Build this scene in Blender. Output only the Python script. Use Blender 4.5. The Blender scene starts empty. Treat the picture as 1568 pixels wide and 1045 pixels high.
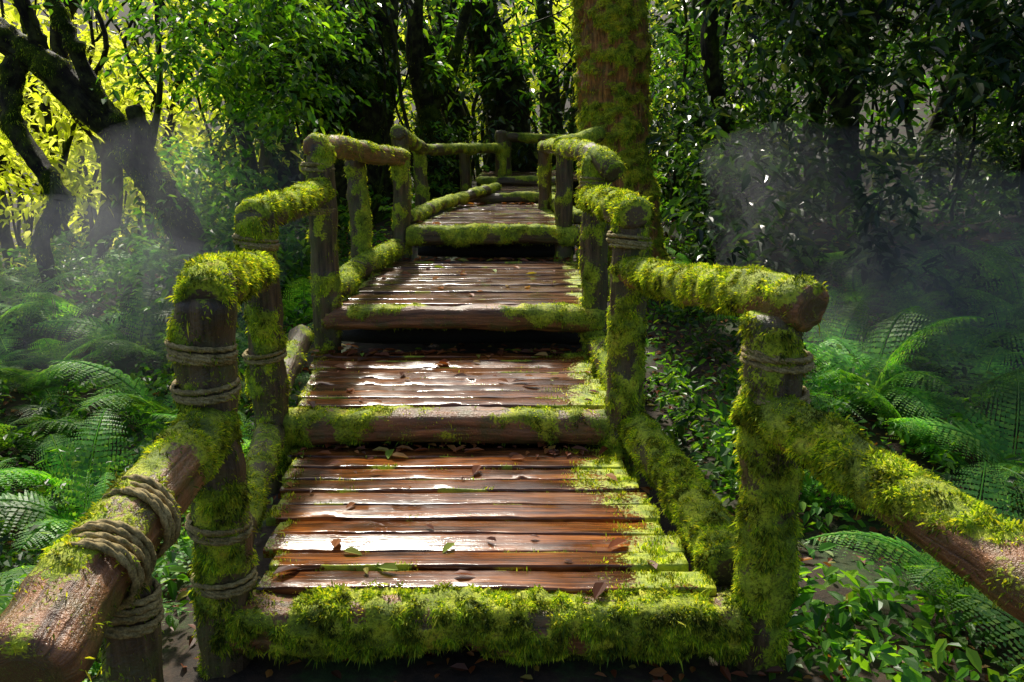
import bpy, math, numpy as np
from mathutils import Vector
rng=np.random.default_rng(11)
C=bpy.context; scn=C.scene
scn.view_settings.view_transform='Standard'; scn.view_settings.look='None'; scn.view_settings.exposure=0
# ------------------------------------------------------------ noise
def h3(a,b,c):
    n=(a*73856093)^(b*19349663)^(c*83492791); n=(n<<13)^n
    n=(n*(n*n*15731+789221)+1376312589)&0x7fffffff
    return n/float(0x7fffffff)
def vn(P,f=1.0,o=0.0):
    P=np.asarray(P,float)*f+o+1000.0
    i=np.floor(P).astype(np.int64); t=P-i; t=t*t*(3-2*t)
    r=0
    for dx in (0,1):
        for dy in (0,1):
            for dz in (0,1):
                w=(t[...,0] if dx else 1-t[...,0])*(t[...,1] if dy else 1-t[...,1])*(t[...,2] if dz else 1-t[...,2])
                r=r+w*h3(i[...,0]+dx,i[...,1]+dy,i[...,2]+dz)
    return r
def fb(P,f=1.0,o=0.0,n=3):
    s=0;a=.5;t=0
    for k in range(n): s=s+a*vn(P,f*2**k,o+k*17.3); t+=a; a*=.5
    return s/t
def ss(a,b,x):
    t=np.clip((x-a)/(b-a),0,1); return t*t*(3-2*t)
def nrm(v): return v/np.maximum(np.linalg.norm(v,axis=-1,keepdims=True),1e-9)
# ------------------------------------------------------------ mesh helpers
def empty(name):
    e=bpy.data.objects.new(name,None); scn.collection.objects.link(e); return e
def mesh(name,V,quads=None,tris=None,mat=None,attrs=None,smooth=True,parent=None):
    V=np.asarray(V,np.float32).reshape(-1,3)
    me=bpy.data.meshes.new(name)
    me.vertices.add(len(V)); me.vertices.foreach_set('co',V.ravel())
    L=[];S=[];p=0
    for F,k in ((quads,4),(tris,3)):
        if F is not None and len(F):
            F=np.asarray(F,np.int32).reshape(-1,k); L.append(F.ravel()); S.append(p+np.arange(len(F))*k); p+=F.size
    L=np.concatenate(L);S=np.concatenate(S).astype(np.int32)
    me.loops.add(len(L)); me.loops.foreach_set('vertex_index',L)
    me.polygons.add(len(S)); me.polygons.foreach_set('loop_start',S)
    if attrs:
        for k,a in attrs.items():
            a=np.asarray(a,np.float32)
            if a.ndim==2:
                at=me.attributes.new(k,'FLOAT_VECTOR','POINT'); at.data.foreach_set('vector',a.ravel())
            else:
                at=me.attributes.new(k,'FLOAT','POINT'); at.data.foreach_set('value',a.ravel())
    me.update(calc_edges=True); me.validate()
    me.polygons.foreach_set('use_smooth',np.full(len(me.polygons),smooth))
    if mat: me.materials.append(mat)
    ob=bpy.data.objects.new(name,me); scn.collection.objects.link(ob)
    if parent: ob.parent=parent
    return ob
def cat(P,n):
    P=np.asarray(P,float)
    if len(P)==2: 
        t=np.linspace(0,1,n)[:,None]; return P[0]*(1-t)+P[1]*t
    Q=np.vstack([2*P[0]-P[1],P,2*P[-1]-P[-2]])
    u=np.linspace(0,len(P)-1-1e-6,n); i=u.astype(int); t=(u-i)[:,None]
    a,b,c,d=Q[i],Q[i+1],Q[i+2],Q[i+3]
    return .5*((2*b)+(-a+c)*t+(2*a-5*b+4*c-d)*t*t+(-a+3*b-3*c+d)*t**3)
BL=[] # moss blade samples
def frames(c):
    T=nrm(np.gradient(c,axis=0)); ref=np.array([0,0,1.]) if abs(T[0][2])<.8 else np.array([0,1.,0])
    A=nrm(np.cross(T,ref)); 
    for k in range(1,len(A)):
        a=A[k-1]-T[k]*np.dot(A[k-1],T[k]); A[k]=a/np.linalg.norm(a)
    return T,A,np.cross(T,A)
def log(name,pts,r,parent=None,mat=None,moss=.6,top=.6,res=.03,seg=22,rough=.012,blades=0,seed=0,bl=.022,squash=None,flare=0,mf=6.0,bd=.5,grad=None):
    """gnarled round log; moss attr = amount; returns object"""
    P=np.asarray(pts,float); r=np.atleast_1d(np.asarray(r,float))
    Ln=np.linalg.norm(np.diff(P,axis=0),axis=1).sum(); n=max(6,int(Ln/res))
    c=cat(P,n); rr=np.interp(np.linspace(0,1,n),np.linspace(0,1,len(r)),r) if len(r)>1 else np.full(n,r[0])
    o=seed*7.31+5
    c=c+(np.stack([fb(c,1.7,o+k*9,2) for k in range(3)],1)-.5)*rr[:,None]*.5
    T,A,B=frames(c); th=np.linspace(0,2*np.pi,seg,endpoint=False)
    N=A[:,None]*np.cos(th)[None,:,None]+B[:,None]*np.sin(th)[None,:,None]
    s=np.linspace(0,Ln,n)
    if squash: 
        k=np.abs(np.cos(th))**4+np.abs(np.sin(th))**4; sq=k**(-.25*squash)
    else: sq=np.ones(seg)
    R=rr[:,None]*sq[None]
    if flare: R=R*(1+flare*np.exp(-s/ (rr[0]*2.2))[:,None]*(.7+.6*vn(np.stack([np.cos(th)*2,np.sin(th)*2,th*0],1),1.5,o)[None]))
    V0=c[:,None]+N*R[...,None]
    big=fb(V0,5/ max(rr.mean()*8,.6),o,2)-.5
    R=R*(1+.4*big)
    V0=c[:,None]+N*R[...,None]
    up=N[...,2]
    m=fb(V0,mf,o+3,4)
    mm_=moss+(0 if grad is None else np.interp(s/Ln,np.linspace(0,1,len(grad)),grad)[:,None])
    Tm=.5+(.5-mm_)*.62
    M=ss(Tm-.09,Tm+.15,m+.22*top*up)
    fine=(fb(V0,28,o,2)-.5)*2
    stri=(vn(np.stack([np.broadcast_to(s[:,None]*2.5,(n,seg)),np.broadcast_to(np.cos(th)*rr.mean()*60,(n,seg)),np.broadcast_to(np.sin(th)*rr.mean()*60,(n,seg))],-1),1,o)-.5)*2
    R=R+rough*(1.1*fine*M+.8*stri*(1-M)+.7*M)
    e=np.minimum(s,Ln-s)/(rr.mean()*.35); R=R*(1-.22*(1-np.clip(e,0,1))**2)[:,None]
    V=c[:,None]+N*R[...,None]
    idx=np.arange(n*seg).reshape(n,seg)
    q=np.stack([idx[:-1],np.roll(idx,-1,1)[:-1],np.roll(idx,-1,1)[1:],idx[1:]],-1).reshape(-1,4)
    cen=np.vstack([c[0]-T[0]*.004,c[-1]+T[-1]*.004])
    nv=n*seg; tr=[]
    Vc=V.reshape(-1,3)
    i0=c[0]+ (V[0]-c[0])*.55; i1=c[-1]+(V[-1]-c[-1])*.55
    allv=np.vstack([Vc,i0,i1,cen])
    a0=nv+np.arange(seg); a1=nv+seg+np.arange(seg); nx=lambda a:np.roll(a,-1)
    q=np.vstack([q,np.stack([idx[0],a0,nx(a0),nx(idx[0])],1),np.stack([idx[-1],nx(idx[-1]),nx(a1),a1],1)])
    tr=np.vstack([np.stack([a0,np.full(seg,nv+2*seg),nx(a0)],1),np.stack([a1,nx(a1),np.full(seg,nv+2*seg+1)],1)])
    uvw=np.stack([np.broadcast_to(s[:,None],(n,seg)),np.broadcast_to(np.cos(th)*.5,(n,seg))*rr[:,None]*2,np.broadcast_to(np.sin(th)*.5,(n,seg))*rr[:,None]*2],-1).reshape(-1,3)+seed
    capm=1.0 if (abs(T[-1][2])>.7) else .25
    pad=lambda a,v:np.concatenate([a.ravel(),np.full(2*seg+2,v)])
    uv=np.vstack([uvw,np.tile(uvw[0]*1.0,(seg,1)),np.tile(uvw[-1],(seg,1)),uvw[0:1],uvw[-1:]])
    cut=pad(np.zeros(nv),1.0)
    ob=mesh(name,allv,q,tr,mat or M_LOG,dict(moss=pad(M,capm*min(1,moss+.3)),uvw=uv,cut=cut),parent=parent)
    if blades: sample(V,np.maximum(M,.13*ss(.4,.6,fine*.5+.5)),blades,bl,bd,closed=True)
    return ob
def sample(V,M,dens,L,droop,closed=False):
    n,m=V.shape[:2]
    W=V if not closed else np.concatenate([V,V[:,:1]],1); MM=M if not closed else np.concatenate([M,M[:,:1]],1)
    a=W[:-1,:-1];b=W[1:,:-1];c=W[:-1,1:]
    cr=np.cross(c-a,b-a); ar=np.linalg.norm(cr,axis=-1)
    w=(ar*MM[:-1,:-1]**1.2).ravel(); tot=w.sum()
    k=int(tot*dens)
    if k<1: return
    pick=rng.choice(len(w),k,p=w/tot); i,j=np.unravel_index(pick,ar.shape)
    u=rng.random((k,1));v=rng.random((k,1))
    P=a[i,j]*(1-u)*(1-v)+b[i,j]*u*(1-v)+c[i,j]*(1-u)*v+W[i+1,j+1]*u*v
    N=nrm(cr[i,j]); 
    if closed:
        cc=W.mean(axis=1)[i]; sg=np.sign(np.sum(N*(P-cc),axis=1,keepdims=True)); N=N*sg
    else: N=N*np.sign(N[:,2:3]+1e-6)
    BL.append((P,N,np.full(k,L),np.full(k,droop)))
def make_blades(name,mat):
    P=np.vstack([b[0] for b in BL]);N=np.vstack([b[1] for b in BL]);L=np.concatenate([b[2] for b in BL]);D=np.concatenate([b[3] for b in BL])
    k=len(P); clump=ss(.3,.7,fb(P,24,3,2)); L=L*(.35+.65*rng.random(k))*(.25+1.0*clump); L=np.where(rng.random(k)<.03,L*2.0,L)[:,None]
    d=nrm(N*.8+rng.normal(0,.65,(k,3))+np.array([0,0,-1.])*D[:,None]); s=nrm(np.cross(d,rng.normal(0,1,(k,3))))
    w=np.clip(L*.14,.0008,.003)
    mid=P+d*L*.5; tip=P+d*L+np.array([0,0,-.35])*L*D[:,None]
    V=np.stack([P-N*.004,mid-s*w,tip,mid+s*w],1)
    mesh(name,V,np.arange(4*k).reshape(k,4),None,mat,None,smooth=False)
    print('moss blades',k)
# ------------------------------------------------------------ materials
def newmat(name):
    m=bpy.data.materials.new(name); m.use_nodes=True; m.node_tree.nodes.clear(); return m,m.node_tree
def nd(nt,t,props=None,**inp):
    n=nt.nodes.new(t)
    for k,v in (props or {}).items(): setattr(n,k,v)
    for k,v in inp.items():
        key=k.replace('_',' ')
        if isinstance(v,bpy.types.NodeSocket): nt.links.new(v,n.inputs[key])
        else: n.inputs[key].default_value=v
    return n
def ramp(nt,fac,stops):
    n=nt.nodes.new('ShaderNodeValToRGB'); nt.links.new(fac,n.inputs[0]); e=n.color_ramp.elements
    while len(e)<len(stops): e.new(.5)
    for i,(p,c) in enumerate(stops):
        e[i].position=p; e[i].color=(*c,1) if not np.isscalar(c) else (c,c,c,1)
    return n.outputs[0]
def mix(nt,f,a,b,mode='MIX'):
    n=nt.nodes.new('ShaderNodeMix'); n.data_type='RGBA'; n.blend_type=mode
    for k,v in ((0,f),(6,a),(7,b)):
        if isinstance(v,bpy.types.NodeSocket): nt.links.new(v,n.inputs[k])
        else: n.inputs[k].default_value=v if np.isscalar(v) else (*v,1)
    return n.outputs[2]
def mth(nt,op,a,b=0.0,clamp=False):
    n=nt.nodes.new('ShaderNodeMath'); n.operation=op; n.use_clamp=clamp
    for k,v in ((0,a),(1,b)):
        if isinstance(v,bpy.types.NodeSocket): nt.links.new(v,n.inputs[k])
        else: n.inputs[k].default_value=v
    return n.outputs[0]
def attr(nt,name,out='Fac'):
    n=nt.nodes.new('ShaderNodeAttribute'); n.attribute_name=name; return n.outputs[out]
def noise(nt,vec,scale,detail=4,rough=.6,dist=0):
    n=nd(nt,'ShaderNodeTexNoise',None,Scale=scale,Detail=detail,Roughness=rough,Distortion=dist); nt.links.new(vec,n.inputs['Vector']); return n.outputs[0]
def mapv(nt,vec,sc):
    n=nt.nodes.new('ShaderNodeMapping'); n.inputs['Scale'].default_value=sc; nt.links.new(vec,n.inputs[0]); return n.outputs[0]
def geo(nt,o): return nt.nodes.new('ShaderNodeNewGeometry').outputs[o]
def out(nt,s,i=0):
    o=nt.nodes.new('ShaderNodeOutputMaterial'); nt.links.new(s,o.inputs[i])

def log_mat(name,bark1,bark2,mossA,mossB,mossC,wet=.45,mossD=(.6,.38,.03),spec=.5,bd=.012):
    m,nt=newmat(name); pos=geo(nt,'Position'); uvw=attr(nt,'uvw','Vector'); mo=attr(nt,'moss'); cut=attr(nt,'cut')
    st=mapv(nt,uvw,(3,40,40)); n1=noise(nt,st,1.0,6,.65,.4); n2=noise(nt,pos,9,5); n3=noise(nt,pos,75,3,.7)
    bark=ramp(nt,n1,[(.3,bark1),(.52,bark2),(.75,tuple(min(1,x*2.2) for x in bark2))])
    bark=mix(nt,ramp(nt,n2,[(.46,0.0),(.66,.75)]),bark,(.09,.10,.025))
    bark=mix(nt,mth(nt,'MULTIPLY',cut,.6),bark,(.1,.06,.03))
    mc=ramp(nt,n2,[(.3,mossC),(.45,mossA),(.6,mossB),(.78,mossD)])
    mc=mix(nt,ramp(nt,n3,[(.32,.8),(.55,0.0)]),mc,(.03,.05,.006))
    f=mth(nt,'ADD',mo,mth(nt,'MULTIPLY',mth(nt,'SUBTRACT',n3,.5),1.8)); f=ramp(nt,f,[(.35,0.0),(.6,1.0)])
    col=mix(nt,f,bark,mc)
    hgt=mth(nt,'ADD',mth(nt,'MULTIPLY',n1,.6),mth(nt,'MULTIPLY',n3,.5))
    bp=nd(nt,'ShaderNodeBump',None,Strength=1.0,Distance=bd,Height=hgt)
    ro=mth(nt,'ADD',mth(nt,'MULTIPLY',f,.4),wet)
    p=nd(nt,'ShaderNodeBsdfPrincipled',None,Base_Color=col,Roughness=ro,Normal=bp.outputs[0]); p.inputs['Specular IOR Level'].default_value=spec; out(nt,p.outputs[0]); return m
M_LOG=log_mat('mossy_log_bark',(.014,.009,.005),(.11,.07,.035),(.28,.38,.02),(.56,.64,.03),(.09,.15,.013))
M_BROWN=log_mat('wet_brown_log_bark',(.035,.014,.006),(.26,.11,.042),(.30,.38,.02),(.60,.64,.03),(.11,.16,.014),.34)
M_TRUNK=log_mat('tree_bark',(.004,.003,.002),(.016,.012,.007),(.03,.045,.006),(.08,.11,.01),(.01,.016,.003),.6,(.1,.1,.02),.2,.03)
M_ORANGE=log_mat('sun_tinted_mossy_bark',(.05,.02,.007),(.40,.17,.045),(.34,.40,.02),(.75,.68,.03),(.08,.12,.01),.5,(.8,.45,.03),.3,.03)  # mossy bark; sunlit orange patches of the trunk put into the colour

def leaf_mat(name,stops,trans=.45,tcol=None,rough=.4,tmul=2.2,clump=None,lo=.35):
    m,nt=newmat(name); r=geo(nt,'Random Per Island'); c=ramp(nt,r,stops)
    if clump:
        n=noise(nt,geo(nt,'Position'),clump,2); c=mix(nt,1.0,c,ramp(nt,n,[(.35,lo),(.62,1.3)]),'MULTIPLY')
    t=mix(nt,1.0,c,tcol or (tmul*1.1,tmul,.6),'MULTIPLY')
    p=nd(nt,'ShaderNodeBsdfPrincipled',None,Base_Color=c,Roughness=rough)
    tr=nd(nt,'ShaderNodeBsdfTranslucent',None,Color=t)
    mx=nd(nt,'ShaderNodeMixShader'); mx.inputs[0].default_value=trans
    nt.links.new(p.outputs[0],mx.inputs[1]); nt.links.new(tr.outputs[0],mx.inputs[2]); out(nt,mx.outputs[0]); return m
M_MOSS=leaf_mat('moss_tufts',[(0,(.07,.15,.012)),(.35,(.26,.41,.022)),(.7,(.52,.66,.03)),(1,(.80,.76,.05))],.5,rough=.8,tmul=1.3,clump=13,lo=.2)
M_LEAFD=leaf_mat('dark_leaves',[(0,(.01,.035,.012)),(.5,(.028,.08,.022)),(.85,(.07,.16,.04)),(1,(.2,.27,.08))],.3,rough=.27,clump=.9,lo=.18)  # shade of the right and centre forest put into the leaf colour
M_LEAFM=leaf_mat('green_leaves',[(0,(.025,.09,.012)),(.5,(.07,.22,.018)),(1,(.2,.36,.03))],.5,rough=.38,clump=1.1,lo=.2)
M_LEAFB=leaf_mat('sunlit_leaves',[(0,(.34,.42,.015)),(.5,(.52,.57,.03)),(1,(.57,.58,.14))],.75,tcol=(1.75,1.72,1.5),rough=.5,clump=.6,lo=.75)  # bright backlit forest glow put into leaf and translucent colour
M_FERN=leaf_mat('fern_fronds',[(0,(.08,.25,.05)),(.6,(.17,.43,.07)),(1,(.32,.54,.08))],.5,rough=.45,clump=1.5,lo=.4)
M_LITTER=leaf_mat('leaf_litter',[(0,(.07,.025,.01)),(.5,(.26,.07,.02)),(.8,(.45,.2,.05)),(1,(.2,.36,.03))],.3,rough=.5,tmul=1.5)

def wood_mat():
    m,nt=newmat('wet_deck_boards'); uvw=attr(nt,'uvw','Vector'); tone=attr(nt,'tone'); mo=attr(nt,'moss'); pos=geo(nt,'Position')
    g=noise(nt,mapv(nt,uvw,(1.6,45,20)),1.0,7,.72,.8); g2=noise(nt,mapv(nt,uvw,(4,140,40)),1.0,3,.6); b=noise(nt,pos,3.6,4); b2=noise(nt,mapv(nt,uvw,(2,9,5)),1.0,3); b3=noise(nt,mapv(nt,uvw,(.9,5,5)),1.0,4); n3=noise(nt,pos,70,3,.7)
    warm=ramp(nt,g,[(.3,(.025,.006,.002)),(.45,(.20,.052,.008)),(.58,(.46,.14,.016)),(.78,(.62,.28,.06))])
    grey=ramp(nt,g,[(.3,(.04,.022,.012)),(.5,(.22,.12,.065)),(.75,(.45,.29,.18))])
    c=mix(nt,tone,warm,grey)
    c=mix(nt,ramp(nt,b3,[(.42,0.0),(.62,.6)]),c,(.11,.05,.022))
    c=mix(nt,ramp(nt,b2,[(.38,.8),(.58,0.0)]),c,(.03,.011,.005))
    c=mix(nt,ramp(nt,g2,[(.3,.8),(.52,0.0)]),c,(.01,.005,.003))
    f=ramp(nt,mth(nt,'ADD',mo,mth(nt,'MULTIPLY',mth(nt,'SUBTRACT',n3,.5),1.3)),[(.4,0.0),(.62,1.0)])
    c=mix(nt,f,c,ramp(nt,noise(nt,pos,16,3),[(.35,(.16,.24,.015)),(.65,(.60,.66,.03))]))
    h=mth(nt,'ADD',mth(nt,'MULTIPLY',g,.7),mth(nt,'MULTIPLY',g2,.5))
    bp=nd(nt,'ShaderNodeBump',None,Strength=.5,Distance=.0028,Height=h)
    ro=mth(nt,'ADD',ramp(nt,b,[(.38,.08),(.62,.25)]),mth(nt,'MULTIPLY',f,.5))
    p=nd(nt,'ShaderNodeBsdfPrincipled',None,Base_Color=c,Roughness=ro,Normal=bp.outputs[0]); p.inputs['Specular IOR Level'].default_value=.55
    out(nt,p.outputs[0]); return m
M_WOOD=wood_mat()
def simple(name,stops,scale,rough=.85,bump=.5,dist=.02):
    m,nt=newmat(name); pos=geo(nt,'Position'); n=noise(nt,pos,scale,6,.65); c=ramp(nt,n,stops); n2=noise(nt,pos,scale*8,4,.7)
    c=mix(nt,ramp(nt,n2,[(.35,.6),(.6,0.0)]),c,(.01,.008,.004))
    bp=nd(nt,'ShaderNodeBump',None,Strength=bump,Distance=dist,Height=n2)
    p=nd(nt,'ShaderNodeBsdfPrincipled',None,Base_Color=c,Roughness=rough,Normal=bp.outputs[0]); out(nt,p.outputs[0]); return m
M_GROUND=simple('forest_soil',[(.3,(.02,.011,.006)),(.5,(.055,.03,.015)),(.6,(.035,.07,.012)),(.8,(.08,.05,.02))],2.5)
M_ROPE=simple('rope_fibre',[(.3,(.14,.13,.035)),(.5,(.38,.28,.10)),(.75,(.6,.48,.2))],22,.8,.5,.002)
M_BEAM=simple('dark_beam',[(.3,(.008,.006,.004)),(.7,(.03,.02,.012))],9,.7)  # support beams; shade of the gaps under the steps put into near-black colour

# ------------------------------------------------------------ terrain
def gh(x,y):
    x=np.asarray(x,float);y=np.asarray(y,float)
    base=np.interp(y,[-5,0,2.4,4,5,7,10,14,30,60],[-.5,-.35,-.27,-.22,-.12,.12,.42,.6,.8,1.5])
    l=ss(1.1,3.2,-x); base=base-.35*l-ss(4,12,-x)*1.8
    r=ss(1.0,3.0,x); base=base-.1*r+ss(4,14,x)*.6
    P=np.stack([x,y,0*x],-1)
    base=base+(fb(P,.5,3,3)-.5)*.5*np.clip(np.abs(x+.2)-.9,0,1.5)+(fb(P,3,9,2)-.5)*.08
    d=np.hypot(x,y); base=base+ss(34,75,d)*13+ss(75,160,d)*8
    return base
t=np.linspace(-1,1,261); g1=np.sinh(t*5.2)/np.sinh(5.2)*180
X,Y=np.meshgrid(g1,g1+6,indexing='ij'); Z=gh(X,Y); n=len(t); idx=np.arange(n*n).reshape(n,n)
mesh('ground',np.stack([X,Y,Z],-1),np.stack([idx[:-1,:-1],idx[1:,:-1],idx[1:,1:],idx[:-1,1:]],-1).reshape(-1,4),None,M_GROUND)

# ------------------------------------------------------------ boardwalk
BW=empty('wooden_boardwalk')
decks=[ # y0,y1,z,n,L0,L1,R0,R1,tone
 (2.50,3.84,0.0,10,-.91,-1.13,.70,.50,.0),
 (3.96,5.05,.18,9,-1.12,-1.27,.52,.47,.3),
 (5.16,7.12,.48,14,-1.16,-1.08,.55,.58,.75),
 (7.30,9.8,.77,17,-.88,-.62,.55,.38,.85),
 (10.0,11.4,.90,10,-.5,-.3,.5,.6,.9),
 (11.5,14.2,1.0,15,-.5,-.5,3.2,3.2,.9)]
PV=[];PQ=[];PU=[];PT=[];PM=[];off=0
prof=np.array([(-.5,-1),(-.5,-.3),(-.49,-.07),(-.46,-.01),(-.42,0),(0,0),(.42,0),(.46,-.01),(.49,-.07),(.5,-.3),(.5,-1)])
for di,(y0,y1,z,npk,L0,L1,R0,R1,tone) in enumerate(decks):
    for k in range(npk):
        f0=k/npk; w=(y1-y0)/npk; gap=.008+.010*rng.random(); yc=y0+(k+.5)*w; wd=w-gap
        f=(k+.5)/npk; xl=L0+(L1-L0)*f+rng.normal(0,.014); xr=R0+(R1-R0)*f+rng.normal(0,.024)
        nx=60; xs=np.linspace(xl,xr,nx); tilt=rng.normal(0,.004); dz=rng.normal(0,.003); skew=rng.normal(0,.005)
        pp=prof*np.array([wd,.036])
        yy=yc+pp[None,:,0]+((xs-xl)/(xr-xl)-.5)[:,None]*skew*2
        G=np.stack([np.broadcast_to(xs[:,None],yy.shape),yy,np.broadcast_to(z+dz+pp[None,:,1],yy.shape)],-1).copy()
        edge=(np.abs(prof[:,0])>.44)
        G[...,2]+=tilt*pp[None,:,0]/wd*2 + (fb(G,4,di*3+k,2)-.5)*.012
        G[...,1]+=(fb(G,11,k*1.3,3)-.5)*.02*edge[None]
        dR=xr-G[...,0]; dL=G[...,0]-xl; mr=[.30,.2,.1,.1,.1,.1][di]*(.4+1.2*vn(np.stack([G[...,0]*0,G[...,1],0*G[...,1]],-1),5))
        M=np.maximum(ss(mr+.12,mr*.3,dR),ss(.10,.0,dL)*.8)*(.0+1.35*fb(G,10,3,3)); M=np.maximum(M,edge[None]*ss(.6,.7,fb(G,5,k,2))*.7)
        M=np.clip(M,0,1)
        nn,mm=G.shape[:2]; ii=np.arange(nn*mm).reshape(nn,mm)+off
        q=np.stack([ii[:-1,:-1],ii[1:,:-1],ii[1:,1:],ii[:-1,1:]],-1).reshape(-1,4); q=q[:,::-1]
        endq=[]
        for e in (ii[0],ii[-1]):
            for a in range(5): endq.append([e[a],e[a+1],e[mm-2-a],e[mm-1-a]])
        endq=[e for e in endq if len(set(e))==4]
        PV.append(G.reshape(-1,3));PQ.append(q);PQ.append(np.array(endq));off+=nn*mm
        U=(G-np.array([0,yc,z]))+np.array([rng.random()*50,rng.random()*50,0]); PU.append(U.reshape(-1,3))
        PT.append(np.full(nn*mm,np.clip(tone+rng.normal(0,.18),0,1))); PM.append(M.ravel())
        if di<4:
            sample(G[:,2:9],M[:,2:9]**1.6,[60000,35000,7000,3000][di],.017,-.3)
            kk=int([240,160,60,30][di]*(xr-xl)); xx=xl+rng.random(kk)*(xr-xl); msk=fb(np.stack([xx,xx*0+yc,xx*0],1),3,7,2)>.56; xx=xx[msk]; kk=len(xx)
            P=np.stack([xx,np.full(kk,y0+k*w)+rng.normal(0,.003,kk),np.full(kk,z-.016)],1)
            BL.append((P,np.tile([0,-.15,1.],(kk,1)),np.full(kk,.014),np.full(kk,-.2)))
mesh('planks',np.vstack(PV),np.vstack(PQ),None,M_WOOD,dict(uvw=np.vstack(PU),tone=np.concatenate(PT),moss=np.concatenate(PM)),parent=BW)
log('front_log',[(-1.02,2.46,-.105),(-.1,2.45,-.1),(.80,2.46,-.105)],.085,BW,mat=M_BROWN,moss=.72,top=.15,blades=90000,seed=1,squash=.7,bl=.025,bd=.6,res=.018,seg=34,mf=8,rough=.016)
log('step_log_1',[(-1.22,3.90,.085),(-.3,3.9,.09),(.57,3.9,.085)],.08,BW,mat=M_BROWN,moss=.48,top=.6,blades=50000,seed=2,squash=.8,bl=.018,grad=[.35,0,-.1,0,.35],mf=8)
log('step_log_2',[(-1.24,5.10,.40),(-.3,5.10,.395),(.60,5.10,.40)],.078,BW,mat=M_BROWN,moss=.33,top=.5,blades=30000,seed=3,squash=.6,bl=.018,grad=[.35,0,-.1,0,.4])
log('step_log_3',[(-.95,7.22,.69),(.6,7.22,.69)],.085,BW,moss=.6,top=.6,blades=14000,seed=4,squash=.6)
log('step_log_4',[(-.6,9.92,.83),(.55,9.92,.83)],.07,BW,moss=.5,seed=5)
log('step_log_5',[(-.5,11.43,.95),(.8,11.43,.95)],.07,BW,moss=.5,seed=6)
def beam(name,a,b,r,par): log(name,[a,b],r,par,mat=M_BEAM,moss=.0,top=0,seg=10,res=.15,squash=1,rough=.004)
for k,(a,b) in enumerate([((-.85,2.62,-.12),(-1.0,3.9,-.12)),((.62,2.62,-.12),(.45,3.9,-.12)),((-1.05,4,.05),(-1.15,5.1,.05)),((.45,4,.05),(.4,5.1,.05)),((-1.05,5.2,.36),(-.95,7.2,.36)),((.45,5.2,.36),(.5,7.2,.36)),((-.7,7.4,.65),(-.5,9.8,.65)),((.45,7.4,.65),(.3,9.8,.65)),((-.95,5.2,.1),(-.9,5.2,-.2)),((.4,5.2,.1),(.4,5.2,-.2)),((-1.1,2.75,-.3),(.8,2.75,-.3)),((-1.2,4.15,-.08),(.6,4.15,-.08)),((-1.2,5.45,.2),(.6,5.45,.2)),((-.9,7.6,.5),(.6,7.6,.5))]):
    beam('joist_%d'%(k+1),a,b,.06,BW)
K=[([(-1.03,2.60,.03),(-1.13,3.2,.06),(-1.22,3.85,.1)],.07,.5,30000),([(-1.24,4.0,.22),(-1.36,5.0,.30)],.07,.5,20000),([(-1.2,5.3,.55),(-1.17,6.2,.56),(-1.02,7.1,.60)],.08,.7,14000),([(-.93,7.4,.83),(-.75,8.8,.85),(-.2,10.2,.95)],.06,.6,4000),
   ([(.80,2.62,.0),(.74,3.2,.05),(.62,3.88,.10)],.09,.75,70000),([(.61,4.02,.2),(.56,5.0,.24)],.08,.6,30000),([(.64,5.3,.52),(.66,7.1,.55)],.07,.6,10000),([(.62,7.4,.82),(.42,9.8,.84)],.06,.6,4000)]
for k,(p,r,m,b) in enumerate(K): log('kerb_log_%d'%(k+1),p,r,BW,moss=m,top=.5,blades=b,seed=20+k,bl=.021)

# ------------------------------------------------------------ ropes
def rope(name,a,b,R,rr,turns,par,wob=.004):
    a=np.array(a,float);b=np.array(b,float);n=int(turns*170); u=np.linspace(0,1,n)
    T=nrm(b-a); ref=np.array([0,0,1.]) if abs(T[2])<.8 else np.array([0,1.,0]); A=nrm(np.cross(T,ref));B=np.cross(T,A)
    ph=u*turns*2*np.pi+rng.random()*6; tl=rng.normal(0,.008)
    Rr=R+rr*.7+wob*np.sin(ph*1.7)
    c=a+(b-a)*u[:,None]+(A*np.cos(ph)[:,None]+B*np.sin(ph)[:,None])*Rr[:,None]+T*((.008+tl)*np.sin(ph+1)+.005*np.sin(ph*.37))[:,None]
    Tt,A2,B2=frames(c); s=np.concatenate([[0],np.cumsum(np.linalg.norm(np.diff(c,axis=0),axis=1))])
    seg=12; th=np.linspace(0,2*np.pi,seg,endpoint=False)
    q=rr*(.58+.55*np.abs(np.cos(1.5*th[None]-s[:,None]*(.7/rr))))
    V=c[:,None]+(A2[:,None]*np.cos(th)[None,:,None]+B2[:,None]*np.sin(th)[None,:,None])*q[...,None]
    idx=np.arange(n*seg).reshape(n,seg)
    mesh(name,V,np.stack([idx[:-1],np.roll(idx,-1,1)[:-1],np.roll(idx,-1,1)[1:],idx[1:]],-1).reshape(-1,4),None,M_ROPE,parent=par)
    if par is not None:
        k=int(turns*170); ii=rng.integers(0,n,k); ii=ii[fb(c[ii],9,2,2)>.5]; 
        if len(ii): BL.append((c[ii]+nrm(c[ii]-(a+b)/2)*rr*.6,nrm(c[ii]-(a+b)/2),np.full(len(ii),.014),np.full(len(ii),.6)))

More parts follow.
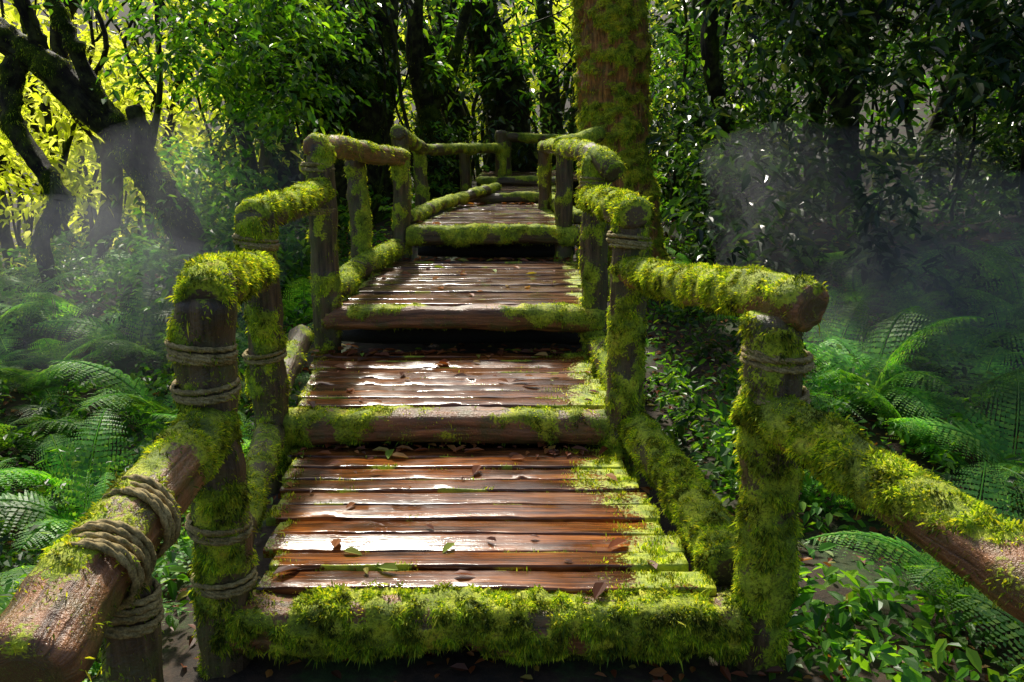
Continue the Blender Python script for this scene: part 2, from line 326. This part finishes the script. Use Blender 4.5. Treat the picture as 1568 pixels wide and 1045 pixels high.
# ------------------------------------------------------------ railings
LR=empty('mossy_log_railing'); RR=empty('mossy_log_railing.001')
def post(nm,x,y,z1,r,par,moss=.6,b=14000,seed=0,xt=None,z0=None):
    z0=float(gh(x,y))-.15 if z0 is None else z0; xt=x if xt is None else xt
    return log(nm,[(x,y,z0),((x+xt)/2+.01,y,(z0+z1)/2),(xt,y,z1)],r,par,moss=moss,top=.35,blades=b,seed=seed,bl=.021,bd=.8,seg=26,res=.022 if y<5.5 else .04,mf=9)
post('post_1',-1.02,2.45,1.06,.088,LR,.46,60000,31,-.965)
post('post_2',-1.24,3.86,1.20,.088,LR,.45,40000,32)
post('post_3',-1.24,5.12,1.50,.085,LR,.42,20000,33,-1.21)
post('post_4',-1.25,6.5,1.42,.08,LR,.45,12000,34)
post('post_5',-1.0,7.25,1.38,.078,LR,.5,10000,35)
post('post_6',-1.1,8.0,1.62,.08,LR,.5,6000,36)
post('post_7',-1.05,9.3,1.45,.07,LR,.6,3000,37)
post('post_8',-.64,11.0,1.45,.07,LR,.4,1000,38)
post('post_9',-.16,11.5,1.64,.08,LR,.5,1000,39)
post('post_0',-.98,1.78,.50,.07,LR,.2,20000,40)
log('front_rail',[(-.96,2.47,.63),(-.965,2.1,.60),(-.985,1.75,.55),(-.98,1.38,.475)],[.08,.085,.09,.1],LR,mat=M_BROWN,moss=.38,top=.6,blades=60000,seed=41,bl=.016,seg=40,res=.012,mf=5,grad=[.5,.3,-.1,-.25])
log('rail_1',[(-.96,2.41,1.04),(-1.0,2.6,1.07),(-1.1,3.2,1.0),(-1.22,3.86,.91)],.078,LR,moss=.52,top=.9,blades=55000,seed=42,bl=.018)
log('rail_2',[(-1.24,3.8,1.17),(-1.2,4.3,1.19),(-1.19,5.1,1.22)],.075,LR,moss=.62,top=.8,blades=40000,seed=43)
log('rail_3',[(-1.22,5.05,1.47),(-1.2,5.6,1.47),(-1.1,6.5,1.42),(-.97,7.3,1.36)],.075,LR,mat=M_BROWN,moss=.42,top=.7,blades=15000,seed=44)
log('rail_4',[(-1.1,7.9,1.6),(-1.08,8.6,1.52),(-1.02,9.4,1.42)],.07,LR,moss=.6,top=.6,blades=5000,seed=45)
log('rail_5',[(-1.08,9.3,1.42),(-.6,10.6,1.41),(-.1,11.6,1.41)],.06,LR,moss=.6,top=.6,blades=2000,seed=46)
post('post_1',.87,2.45,1.0,.086,RR,.48,55000,51,.83)
post('post_2',.57,3.88,1.20,.088,RR,.52,40000,52)
post('post_3',.53,5.12,1.44,.085,RR,.45,20000,53)
post('post_4',.46,7.25,1.48,.075,RR,.5,8000,54)
post('post_5',.36,9.0,1.45,.07,RR,.5,3000,55)
post('post_6',.62,6.1,1.25,.07,RR,.6,8000,56)
log('front_rail',[(.79,2.47,.675),(.93,2.2,.645),(1.12,1.7,.575),(1.5,.75,.45)],[.07,.074,.078,.085],RR,mat=M_BROWN,moss=.62,top=.9,blades=80000,seed=61,seg=32,res=.016,bl=.019,grad=[.2,.1,-.1,-.6],mf=7)
log('rail_1',[(.90,2.37,1.02),(.84,2.5,1.03),(.72,3.1,.97),(.56,3.92,.89)],.072,RR,mat=M_BROWN,moss=.55,top=1.0,blades=70000,seed=62,seg=28,bl=.017,grad=[-.25,.1,.15,.1])
log('rail_2',[(.58,3.78,1.17),(.56,4.3,1.17),(.5,5.1,1.16)],.08,RR,moss=.62,top=.8,blades=40000,seed=63)
log('rail_3',[(.62,4.95,1.33),(.54,5.1,1.42),(.5,5.9,1.45),(.44,7.3,1.46)],.065,RR,moss=.5,top=.6,blades=15000,seed=64)
log('rail_4',[(.42,7.15,1.47),(.6,7.4,1.5),(.82,7.6,1.58)],.07,RR,moss=.7,top=.6,blades=6000,seed=65)
log('rail_5',[(.45,7.3,1.46),(.4,8.2,1.46),(.34,9.1,1.45)],.06,RR,moss=.5,top=.6,blades=3000,seed=66)
FR=empty('mossy_log_railing.002')
log('rail_1',[(-.1,12.9,1.58),(.8,13,1.53),(2.4,13,1.56),(3.9,13,1.54)],.07,FR,moss=.6,seed=71,top=.6)
log('rail_2',[(3.9,13,1.5),(5.4,12.5,1.3),(7.2,12,1.14)],.07,FR,moss=.6,seed=72,top=.6)
for k,(x,y,z) in enumerate([(-.1,12.9,1.65),(2.0,13,1.6),(3.9,13,1.6),(5.6,12.4,1.35),(7.1,12,1.2)]): post('post_%d'%(k+1),x,y,z,.08,FR,.5,500,73+k)
for nm,par,x,y,zs,R in [('rope_1',LR,-.985,2.45,[(.85,.905,4),(.73,.775,3.2),(.24,.30,4.5),(.05,.09,3)],.09),
    ('rope_2',LR,-1.24,3.86,[(1.02,1.07,4),(.46,.51,4)],.091),('rope_3',LR,-1.22,5.12,[(1.33,1.39,4),(1.07,1.12,3)],.088),
    ('rope_4',LR,-.98,1.78,[(.35,.44,6)],.076),
    ('rope_5',RR,.845,2.45,[(.83,.885,4.5),(.70,.75,4)],.096),('rope_6',RR,.57,3.88,[(1.02,1.08,4)],.094),('rope_7',RR,.53,5.12,[(1.23,1.29,4)],.088)]:
    for j,(a,b,tn) in enumerate(zs): rope(nm+'_%d'%j,(x,y,a),(x,y,b),R,.0085,tn,par)
rope('rope_rail_1',(-.978,1.66,.534),(-.974,1.76,.552),.092,.009,4.5,LR,.004)
rope('rope_rail_2',(-.972,1.86,.565),(-.968,1.93,.577),.090,.009,3.5,LR,.004)

# ------------------------------------------------------------ trees
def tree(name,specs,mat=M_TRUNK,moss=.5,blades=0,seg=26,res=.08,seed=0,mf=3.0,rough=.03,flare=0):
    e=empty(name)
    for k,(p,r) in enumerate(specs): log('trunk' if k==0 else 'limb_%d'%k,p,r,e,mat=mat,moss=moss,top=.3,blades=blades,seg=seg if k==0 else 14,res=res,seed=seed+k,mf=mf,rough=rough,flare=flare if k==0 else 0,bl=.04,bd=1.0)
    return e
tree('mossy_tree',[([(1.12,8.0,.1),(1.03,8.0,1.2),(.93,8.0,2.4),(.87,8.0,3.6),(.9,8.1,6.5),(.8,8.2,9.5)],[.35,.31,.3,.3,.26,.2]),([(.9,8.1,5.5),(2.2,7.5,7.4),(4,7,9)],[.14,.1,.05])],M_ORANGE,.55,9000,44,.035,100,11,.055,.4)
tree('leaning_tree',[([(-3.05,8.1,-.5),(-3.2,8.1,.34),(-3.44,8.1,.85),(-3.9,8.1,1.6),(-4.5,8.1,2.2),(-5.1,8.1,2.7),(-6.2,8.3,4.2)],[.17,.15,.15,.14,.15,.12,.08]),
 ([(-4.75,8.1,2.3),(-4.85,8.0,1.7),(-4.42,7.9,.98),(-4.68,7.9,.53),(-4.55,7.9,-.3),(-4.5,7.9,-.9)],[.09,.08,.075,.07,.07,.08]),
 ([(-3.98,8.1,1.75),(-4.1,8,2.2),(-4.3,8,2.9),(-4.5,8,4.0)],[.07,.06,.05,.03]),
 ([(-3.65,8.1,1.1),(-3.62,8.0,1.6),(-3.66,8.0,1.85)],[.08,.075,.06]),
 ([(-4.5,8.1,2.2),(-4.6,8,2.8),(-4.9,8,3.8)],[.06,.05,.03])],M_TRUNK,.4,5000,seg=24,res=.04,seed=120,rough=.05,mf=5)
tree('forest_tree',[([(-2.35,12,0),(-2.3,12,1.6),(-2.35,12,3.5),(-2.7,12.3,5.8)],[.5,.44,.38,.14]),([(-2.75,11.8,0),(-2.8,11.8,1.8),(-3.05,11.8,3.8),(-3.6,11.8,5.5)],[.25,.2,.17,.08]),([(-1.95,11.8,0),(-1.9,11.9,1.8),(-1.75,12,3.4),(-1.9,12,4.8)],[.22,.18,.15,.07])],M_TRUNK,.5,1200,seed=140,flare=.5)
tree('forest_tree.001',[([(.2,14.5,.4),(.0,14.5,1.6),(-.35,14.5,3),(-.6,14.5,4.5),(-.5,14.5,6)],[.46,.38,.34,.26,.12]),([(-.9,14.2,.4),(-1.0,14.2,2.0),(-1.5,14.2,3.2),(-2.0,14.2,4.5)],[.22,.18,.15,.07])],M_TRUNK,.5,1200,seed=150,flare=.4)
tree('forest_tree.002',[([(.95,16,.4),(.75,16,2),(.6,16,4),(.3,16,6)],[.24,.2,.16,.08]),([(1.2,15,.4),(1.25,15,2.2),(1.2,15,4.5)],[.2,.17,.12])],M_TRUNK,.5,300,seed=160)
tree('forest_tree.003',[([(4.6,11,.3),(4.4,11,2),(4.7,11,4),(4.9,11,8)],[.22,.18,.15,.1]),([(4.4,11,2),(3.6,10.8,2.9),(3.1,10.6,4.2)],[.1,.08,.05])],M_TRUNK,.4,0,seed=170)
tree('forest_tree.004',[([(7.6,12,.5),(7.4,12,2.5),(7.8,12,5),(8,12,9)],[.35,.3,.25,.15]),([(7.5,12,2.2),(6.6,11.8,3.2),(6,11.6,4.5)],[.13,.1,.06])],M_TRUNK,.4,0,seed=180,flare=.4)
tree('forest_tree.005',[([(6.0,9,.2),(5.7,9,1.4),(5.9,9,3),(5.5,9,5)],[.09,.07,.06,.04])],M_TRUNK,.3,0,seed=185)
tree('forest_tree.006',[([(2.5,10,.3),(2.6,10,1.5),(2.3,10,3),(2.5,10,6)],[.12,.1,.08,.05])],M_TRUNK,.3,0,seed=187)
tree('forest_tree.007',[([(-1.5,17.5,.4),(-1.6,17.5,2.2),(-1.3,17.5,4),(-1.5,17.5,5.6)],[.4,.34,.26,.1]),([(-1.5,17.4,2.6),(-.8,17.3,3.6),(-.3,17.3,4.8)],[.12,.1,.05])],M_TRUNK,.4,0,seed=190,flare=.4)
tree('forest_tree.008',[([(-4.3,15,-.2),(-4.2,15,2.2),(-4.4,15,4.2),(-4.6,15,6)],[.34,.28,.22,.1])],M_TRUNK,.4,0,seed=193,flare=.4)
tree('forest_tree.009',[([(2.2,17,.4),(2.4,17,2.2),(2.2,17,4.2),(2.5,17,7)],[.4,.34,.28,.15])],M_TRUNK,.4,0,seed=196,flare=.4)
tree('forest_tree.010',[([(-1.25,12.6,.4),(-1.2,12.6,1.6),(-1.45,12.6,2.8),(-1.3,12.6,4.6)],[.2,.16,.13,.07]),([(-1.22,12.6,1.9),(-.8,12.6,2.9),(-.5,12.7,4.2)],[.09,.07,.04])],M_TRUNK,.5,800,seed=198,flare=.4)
SV=[];SQ=[];o=0
for k in range(230):
    y=rng.uniform(10,26); x=rng.uniform(-.75,.75)*y*1.0
    if abs(x)<1.2 and y<13: continue
    r=rng.choice([.02,.03,.05,.09,.14],p=[.3,.3,.2,.12,.08]); z0=float(gh(x,y))-.3; h=rng.uniform(3.5,5) if -7<x<1 else rng.uniform(4,9)
    p=cat([(x,y,z0),(x+rng.normal(0,.25),y,z0+h*.35),(x+rng.normal(0,.5),y,z0+h*.7),(x+rng.normal(0,.8),y,z0+h)],28)
    p[:,:2]+=(np.stack([vn(p,1.5,k),vn(p,1.5,k+50)],1)-.5)*.35
    Tt,A,B=frames(p); th=np.linspace(0,2*np.pi,7,endpoint=False); R=r*np.linspace(1.1,.5,28)
    V=p[:,None]+(A[:,None]*np.cos(th)[None,:,None]+B[:,None]*np.sin(th)[None,:,None])*R[:,None,None]
    ii=np.arange(28*7).reshape(28,7)+o; SQ.append(np.stack([ii[:-1],np.roll(ii,-1,1)[:-1],np.roll(ii,-1,1)[1:],ii[1:]],-1).reshape(-1,4)); SV.append(V.reshape(-1,3)); o+=28*7
SV=np.vstack(SV); mesh('distant_tree_stems',SV,np.vstack(SQ),None,M_TRUNK,dict(moss=ss(.45,.6,fb(SV,3)),uvw=SV,cut=np.zeros(len(SV))))

# ------------------------------------------------------------ leaves
def leaves(P,d,nr,L,W):
    k=len(P); s=nrm(np.cross(d,nr)); nn=nrm(np.cross(s,d)); L=L[:,None];W=W[:,None]; dn=np.array([0,0,-1.])
    b=P; l1=P+d*L*.3-s*W+nn*W*.35; l2=P+d*L*.68-s*W*.8+nn*W*.3+dn*L*.06; t=P+d*L+dn*L*.16; r2=P+d*L*.68+s*W*.8+nn*W*.3+dn*L*.06; r1=P+d*L*.3+s*W+nn*W*.35
    V=np.stack([b,l1,l2,t,r2,r1],1).reshape(-1,3); i=np.arange(k)[:,None]*6
    return V,np.concatenate([i+np.array([0,1,2,3]),i+np.array([3,4,5,0])],0)
def twigs(C0,K,L,size,droop=.5,wr=.22):
    n=len(C0); a=rng.uniform(0,2*np.pi,n); hz=np.stack([np.cos(a),np.sin(a),rng.normal(0,.3,n)],1); hz=nrm(hz)
    u=(np.arange(K)+.5)/K; sd=nrm(np.cross(hz,[0,0,1.])); ln=L*rng.uniform(.6,1.3,n)
    P=C0[:,None]+hz[:,None]*(u[None,:,None]*ln[:,None,None])+np.array([0,0,-1.])*(droop*(u**2)[None,:,None]*ln[:,None,None])
    sg=np.where(np.arange(K)%2==0,1,-1)[None,:,None]
    d=nrm(hz[:,None]*.6+sd[:,None]*sg*.8+rng.normal(0,.35,(n,K,3))+np.array([0,0,-1.])*droop*rng.uniform(.2,1.4,(n,K,1)))
    P=P+rng.normal(0,size*.25,P.shape); nr=nrm(np.array([0,0,1.])+rng.normal(0,.45,(n,K,3)))
    sz=size*rng.uniform(.6,1.25,(n,K)).ravel(); P=P.reshape(-1,3)
    return leaves(P,d.reshape(-1,3),nr.reshape(-1,3),sz,sz*wr)
def box(n,lo,hi,f=.6,thr=.5,o=0,cond=None):
    P=rng.uniform(lo,hi,(n*4,3)); m=fb(P,f,o,2)>thr
    if cond is not None: m&=cond(P)
    return P[m][:n]
def gmass(name,parts,mat):
    V=[];Q=[];o=0
    for v,q in parts: V.append(v);Q.append(q+o);o+=len(v)
    ob=mesh(name,np.vstack(V),np.vstack(Q),None,mat,smooth=False); print(name,sum(len(q) for q in Q)//2); return ob
clear=lambda P: ~((np.abs(P[:,0]+.2)<1.5+.02*P[:,1])&(P[:,1]<12)&(P[:,2]<3.4))
low=lambda P: (P[:,2]<1.7+.19*P[:,1])|(P[:,0]>.12*P[:,1])|(P[:,0]<-.8*P[:,1])
above=lambda P: (P[:,2]>gh(P[:,0],P[:,1])+.05)&low(P)
ca=lambda P: clear(P)&above(P)
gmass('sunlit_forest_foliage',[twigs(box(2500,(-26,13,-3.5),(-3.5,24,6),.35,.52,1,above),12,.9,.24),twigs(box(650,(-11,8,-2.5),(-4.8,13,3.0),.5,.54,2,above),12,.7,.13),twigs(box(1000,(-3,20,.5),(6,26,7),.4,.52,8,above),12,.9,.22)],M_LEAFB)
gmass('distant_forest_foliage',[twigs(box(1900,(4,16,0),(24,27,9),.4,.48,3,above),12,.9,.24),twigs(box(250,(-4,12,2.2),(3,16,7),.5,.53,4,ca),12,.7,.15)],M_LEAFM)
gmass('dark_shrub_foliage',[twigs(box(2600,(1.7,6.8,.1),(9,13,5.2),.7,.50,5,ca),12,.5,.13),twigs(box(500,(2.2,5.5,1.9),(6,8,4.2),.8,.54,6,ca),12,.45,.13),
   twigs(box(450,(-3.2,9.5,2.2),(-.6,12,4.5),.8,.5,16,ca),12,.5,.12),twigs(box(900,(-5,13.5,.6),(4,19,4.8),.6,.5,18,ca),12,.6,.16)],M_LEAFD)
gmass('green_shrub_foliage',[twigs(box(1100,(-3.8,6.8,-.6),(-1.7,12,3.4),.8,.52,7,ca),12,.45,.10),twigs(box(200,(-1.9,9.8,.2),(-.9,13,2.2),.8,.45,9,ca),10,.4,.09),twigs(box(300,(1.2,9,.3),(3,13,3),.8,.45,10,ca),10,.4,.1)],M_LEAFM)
gmass('shade_canopy_foliage',[twigs(box(500,(2.6,9,7.2),(11,17,10),.35,.46,11),10,1.0,.34)],M_LEAFM)  # unseen canopy added overhead to shade the right background
def herbs(n,lo,hi,size,hh):
    P=rng.uniform(lo,hi,(n,2)); m=(np.abs(P[:,0]+.2)>1.15)&(fb(np.stack([P[:,0],P[:,1],P[:,0]*0],1),1.3,4,2)>.38); P=P[m]
    z=gh(P[:,0],P[:,1])+rng.uniform(.02,hh,len(P)); return twigs(np.column_stack([P,z]),7,.16,size,.3,.26)
gmass('herb_undergrowth',[herbs(4600,(.9,1.2),(5,9),.055,.28),herbs(4300,(-6,1.2),(-1.1,9),.06,.32),herbs(2000,(-8,8),(8,14),.1,.6),herbs(120,(.95,2.2),(1.7,5),.08,.3),herbs(60,(-1.9,1.6),(-1.2,3.5),.08,.3)],M_LEAFM)
k=14000; x=rng.uniform(-6,6,k); y=rng.uniform(.5,11,k); P=np.column_stack([x,y,gh(x,y)+.012+rng.random(k)*.02]); a=rng.uniform(0,6.28,k)
sz=rng.uniform(.03,.07,k); v,q=leaves(P,np.column_stack([np.cos(a),np.sin(a),rng.normal(0,.2,k)]),nrm(np.array([0,0,1.])+rng.normal(0,.35,(k,3))),sz,sz*.25)
DL=[]
for (y0,y1,z,npk,L0,L1,R0,R1,tone),cnt in zip(decks[:4],[90,110,80,40]):
    yy=rng.uniform(y0,y1,cnt); yy=np.where(rng.random(cnt)<.7,y1-np.abs(rng.normal(0,.07,cnt)),yy); f=(yy-y0)/(y1-y0); xx=L0+(L1-L0)*f+rng.random(cnt)*((R0+(R1-R0)*f)-(L0+(L1-L0)*f)); DL.append(np.column_stack([xx,yy,np.full(cnt,z+.012)]))
DL=np.vstack(DL); k=len(DL); a=rng.uniform(0,6.28,k); sz=rng.uniform(.03,.11,k)
v2,q2=leaves(DL,np.column_stack([np.cos(a),np.sin(a),np.full(k,.08)]),nrm(np.array([0,0,1.])+rng.normal(0,.2,(k,3))),sz,sz*.22)
gmass('fallen_leaves',[(v,q),(v2,q2)],M_LITTER)

# ------------------------------------------------------------ ferns
def frond(L,az,el,npin):
    u=np.linspace(0,1,npin+2)[1:-1]; ang=el-u*1.25-.25*u*u
    dx=np.cos(ang);dz=np.sin(ang); h=np.cumsum(dx)*L/npin; z=np.cumsum(dz)*L/npin
    ca_,sa=math.cos(az),math.sin(az); H=np.array([ca_,sa,0]); S=np.array([-sa,ca_,0])
    pos=h[:,None]*H+z[:,None]*np.array([0,0,1.]); tan=dx[:,None]*H+dz[:,None]*np.array([0,0,1.]); up=-dz[:,None]*H+dx[:,None]*np.array([0,0,1.])
    pl=L*.30*np.sin(np.pi*np.clip(u*.86+.12,0,1))**.8*(1.05-.35*u)
    Vs=[];Qs=[];o=0
    w=.0035*L/.8
    R=np.stack([pos-S*w,pos+up*w,pos+S*w],1); n=len(pos); ii=np.arange(n*3).reshape(n,3); Vs.append(R.reshape(-1,3)); Qs.append(np.stack([ii[:-1,:-1],ii[1:,:-1],ii[1:,1:],ii[:-1,1:]],-1).reshape(-1,4)); o=n*3
    for sg in (-1,1):
        pd=nrm(S*sg*.9+tan*.42-np.array([0,0,.18])+rng.normal(0,.05,(n,3)))
        m=9; t=(np.arange(m)+.6)/m
        B=pos[:,None]+pd[:,None]*(pl[:,None]*t[None])[...,None]-np.array([0,0,1.])*(.18*pl[:,None]*t[None]**2)[...,None]
        ql=(pl[:,None]*.19*(1.08-t[None]*.85)).ravel()
        for s2 in (-1,1):
            dd=nrm(np.broadcast_to((tan*s2*.85+pd*.5)[:,None],(n,m,3)).reshape(-1,3)+rng.normal(0,.06,(n*m,3))-np.array([0,0,.1]))
            nr_=np.broadcast_to(up[:,None],(n,m,3)).reshape(-1,3)
            s=nrm(np.cross(dd,nr_)); P=B.reshape(-1,3); Ln=ql[:,None]
            V=np.stack([P,P+dd*Ln*.5-s*Ln*.36,P+dd*Ln,P+dd*Ln*.5+s*Ln*.36],1); Vs.append(V.reshape(-1,3)); Qs.append(np.arange(4*n*m).reshape(-1,4)+o); o+=4*n*m
    return np.vstack(Vs),np.vstack(Qs)
def fern_mesh(k):
    V=[];Q=[];o=0; nf=[5,7,9,6,8,4][k%6]
    for j in range(nf):
        v,q=frond(rng.uniform(.45,1.0),j*2*math.pi/nf+rng.normal(0,.35),rng.uniform(.6,1.35),22); V.append(v);Q.append(q+o);o+=len(v)
    ob=mesh('fern_variant_%d'%k,np.vstack(V),np.vstack(Q),None,M_FERN,smooth=False); me=ob.data; bpy.data.objects.remove(ob); return me
FM=[fern_mesh(k) for k in range(6)]
FE=empty('fern_bed')
fp=[(1.85,2.05),(1.75,2.75),(1.7,3.6),(2.4,3.2),(2.5,2.4),(2.7,4.0),(2.3,4.8),(3.1,5.0),(-1.75,2.6),(-1.85,3.4),(-2.2,2.9),(-2.3,3.9)]
nb=len(fp)
for _ in range(4000):
    side=rng.random()<.5
    x=rng.uniform(-6.5,-1.6) if side else rng.uniform(1.5,6); y=rng.uniform(1.2,9)
    if all((x-a)**2+(y-b)**2>.40**2 for a,b in fp): fp.append((x,y))
    if len(fp)>=175: break
for k,(x,y) in enumerate(fp):
    ob=bpy.data.objects.new('fern_plant_%d'%(k+1),FM[int(rng.integers(0,6))]); scn.collection.objects.link(ob); ob.parent=FE
    s=rng.uniform(.5,1.25)
    if k<nb: s=rng.uniform(.8,1.0)
    elif abs(x)<2.2: s=min(s,1)*.72
    ob.location=(x,y,float(gh(x,y))+(.04 if k<nb else 0)); ob.scale=(s,s,s*rng.uniform(.75,1.2)); ob.rotation_euler=(rng.normal(0,.18),rng.normal(0,.18),rng.uniform(0,6.28))
make_blades('moss_tufts',M_MOSS)

# ------------------------------------------------------------ mist
mm,nt=newmat('mist_vapour'); v=nd(nt,'ShaderNodeVolumeScatter',None,Color=(.88,.92,1,1),Density=.13,Anisotropy=.35); out(nt,v.outputs[0],1)
ME=empty('mist')
def blob(k,c,r):
    u=np.linspace(0,2*np.pi,40,endpoint=False); w=np.linspace(.02,np.pi-.02,20); W_,U_=np.meshgrid(w,u,indexing='ij')
    N=np.stack([np.sin(W_)*np.cos(U_),np.sin(W_)*np.sin(U_),np.cos(W_)],-1); V=np.array(c)+N*np.array(r)*(.6+.8*fb(N,1.3,k*5,2))[...,None]
    i=np.arange(800).reshape(20,40); q=np.stack([i[:-1],i[1:],np.roll(i,-1,1)[1:],np.roll(i,-1,1)[:-1]],-1).reshape(-1,4)
    mesh('mist_puff_%d'%k,V,q,None,mm,parent=ME)
for k,(c,r) in enumerate([((-2.9,7.4,.9),(1.3,.9,.8)),((-3.6,6.4,.3),(1.5,1.0,.7)),((3.0,7.0,.9),(1.4,1.1,.8)),((4.1,6.4,.6),(1.6,1.2,.8)),((3.1,5.4,.2),(1.2,1,.6))]): blob(k+1,c,r)

# ------------------------------------------------------------ light, sky, camera
az,el=math.radians(-12),math.radians(47)
s=Vector((math.sin(az)*math.cos(el),math.cos(az)*math.cos(el),math.sin(el)))
sun=bpy.data.lights.new('sun','SUN'); sun.energy=5; sun.angle=math.radians(3); sun.color=(1,.95,.82)
so=bpy.data.objects.new('sun',sun); scn.collection.objects.link(so); so.rotation_euler=s.to_track_quat('Z','Y').to_euler(); so.location=s*40
w=bpy.data.worlds.new('World'); scn.world=w; w.use_nodes=True; nt=w.node_tree; bg=nt.nodes['Background']
sk=nt.nodes.new('ShaderNodeTexSky'); sk.sky_type='NISHITA'; sk.sun_disc=False; sk.sun_elevation=el; sk.sun_rotation=az; sk.air_density=1; sk.dust_density=3
nt.links.new(sk.outputs[0],bg.inputs[0]); bg.inputs[1].default_value=.15
cam=bpy.data.cameras.new('camera'); cam.lens=28; cam.sensor_width=36; cam.clip_end=800; cam.clip_start=.05
co=bpy.data.objects.new('camera',cam); scn.collection.objects.link(co); co.location=(0,0,1.53); co.rotation_euler=(math.radians(90-14.2),0,0); scn.camera=co
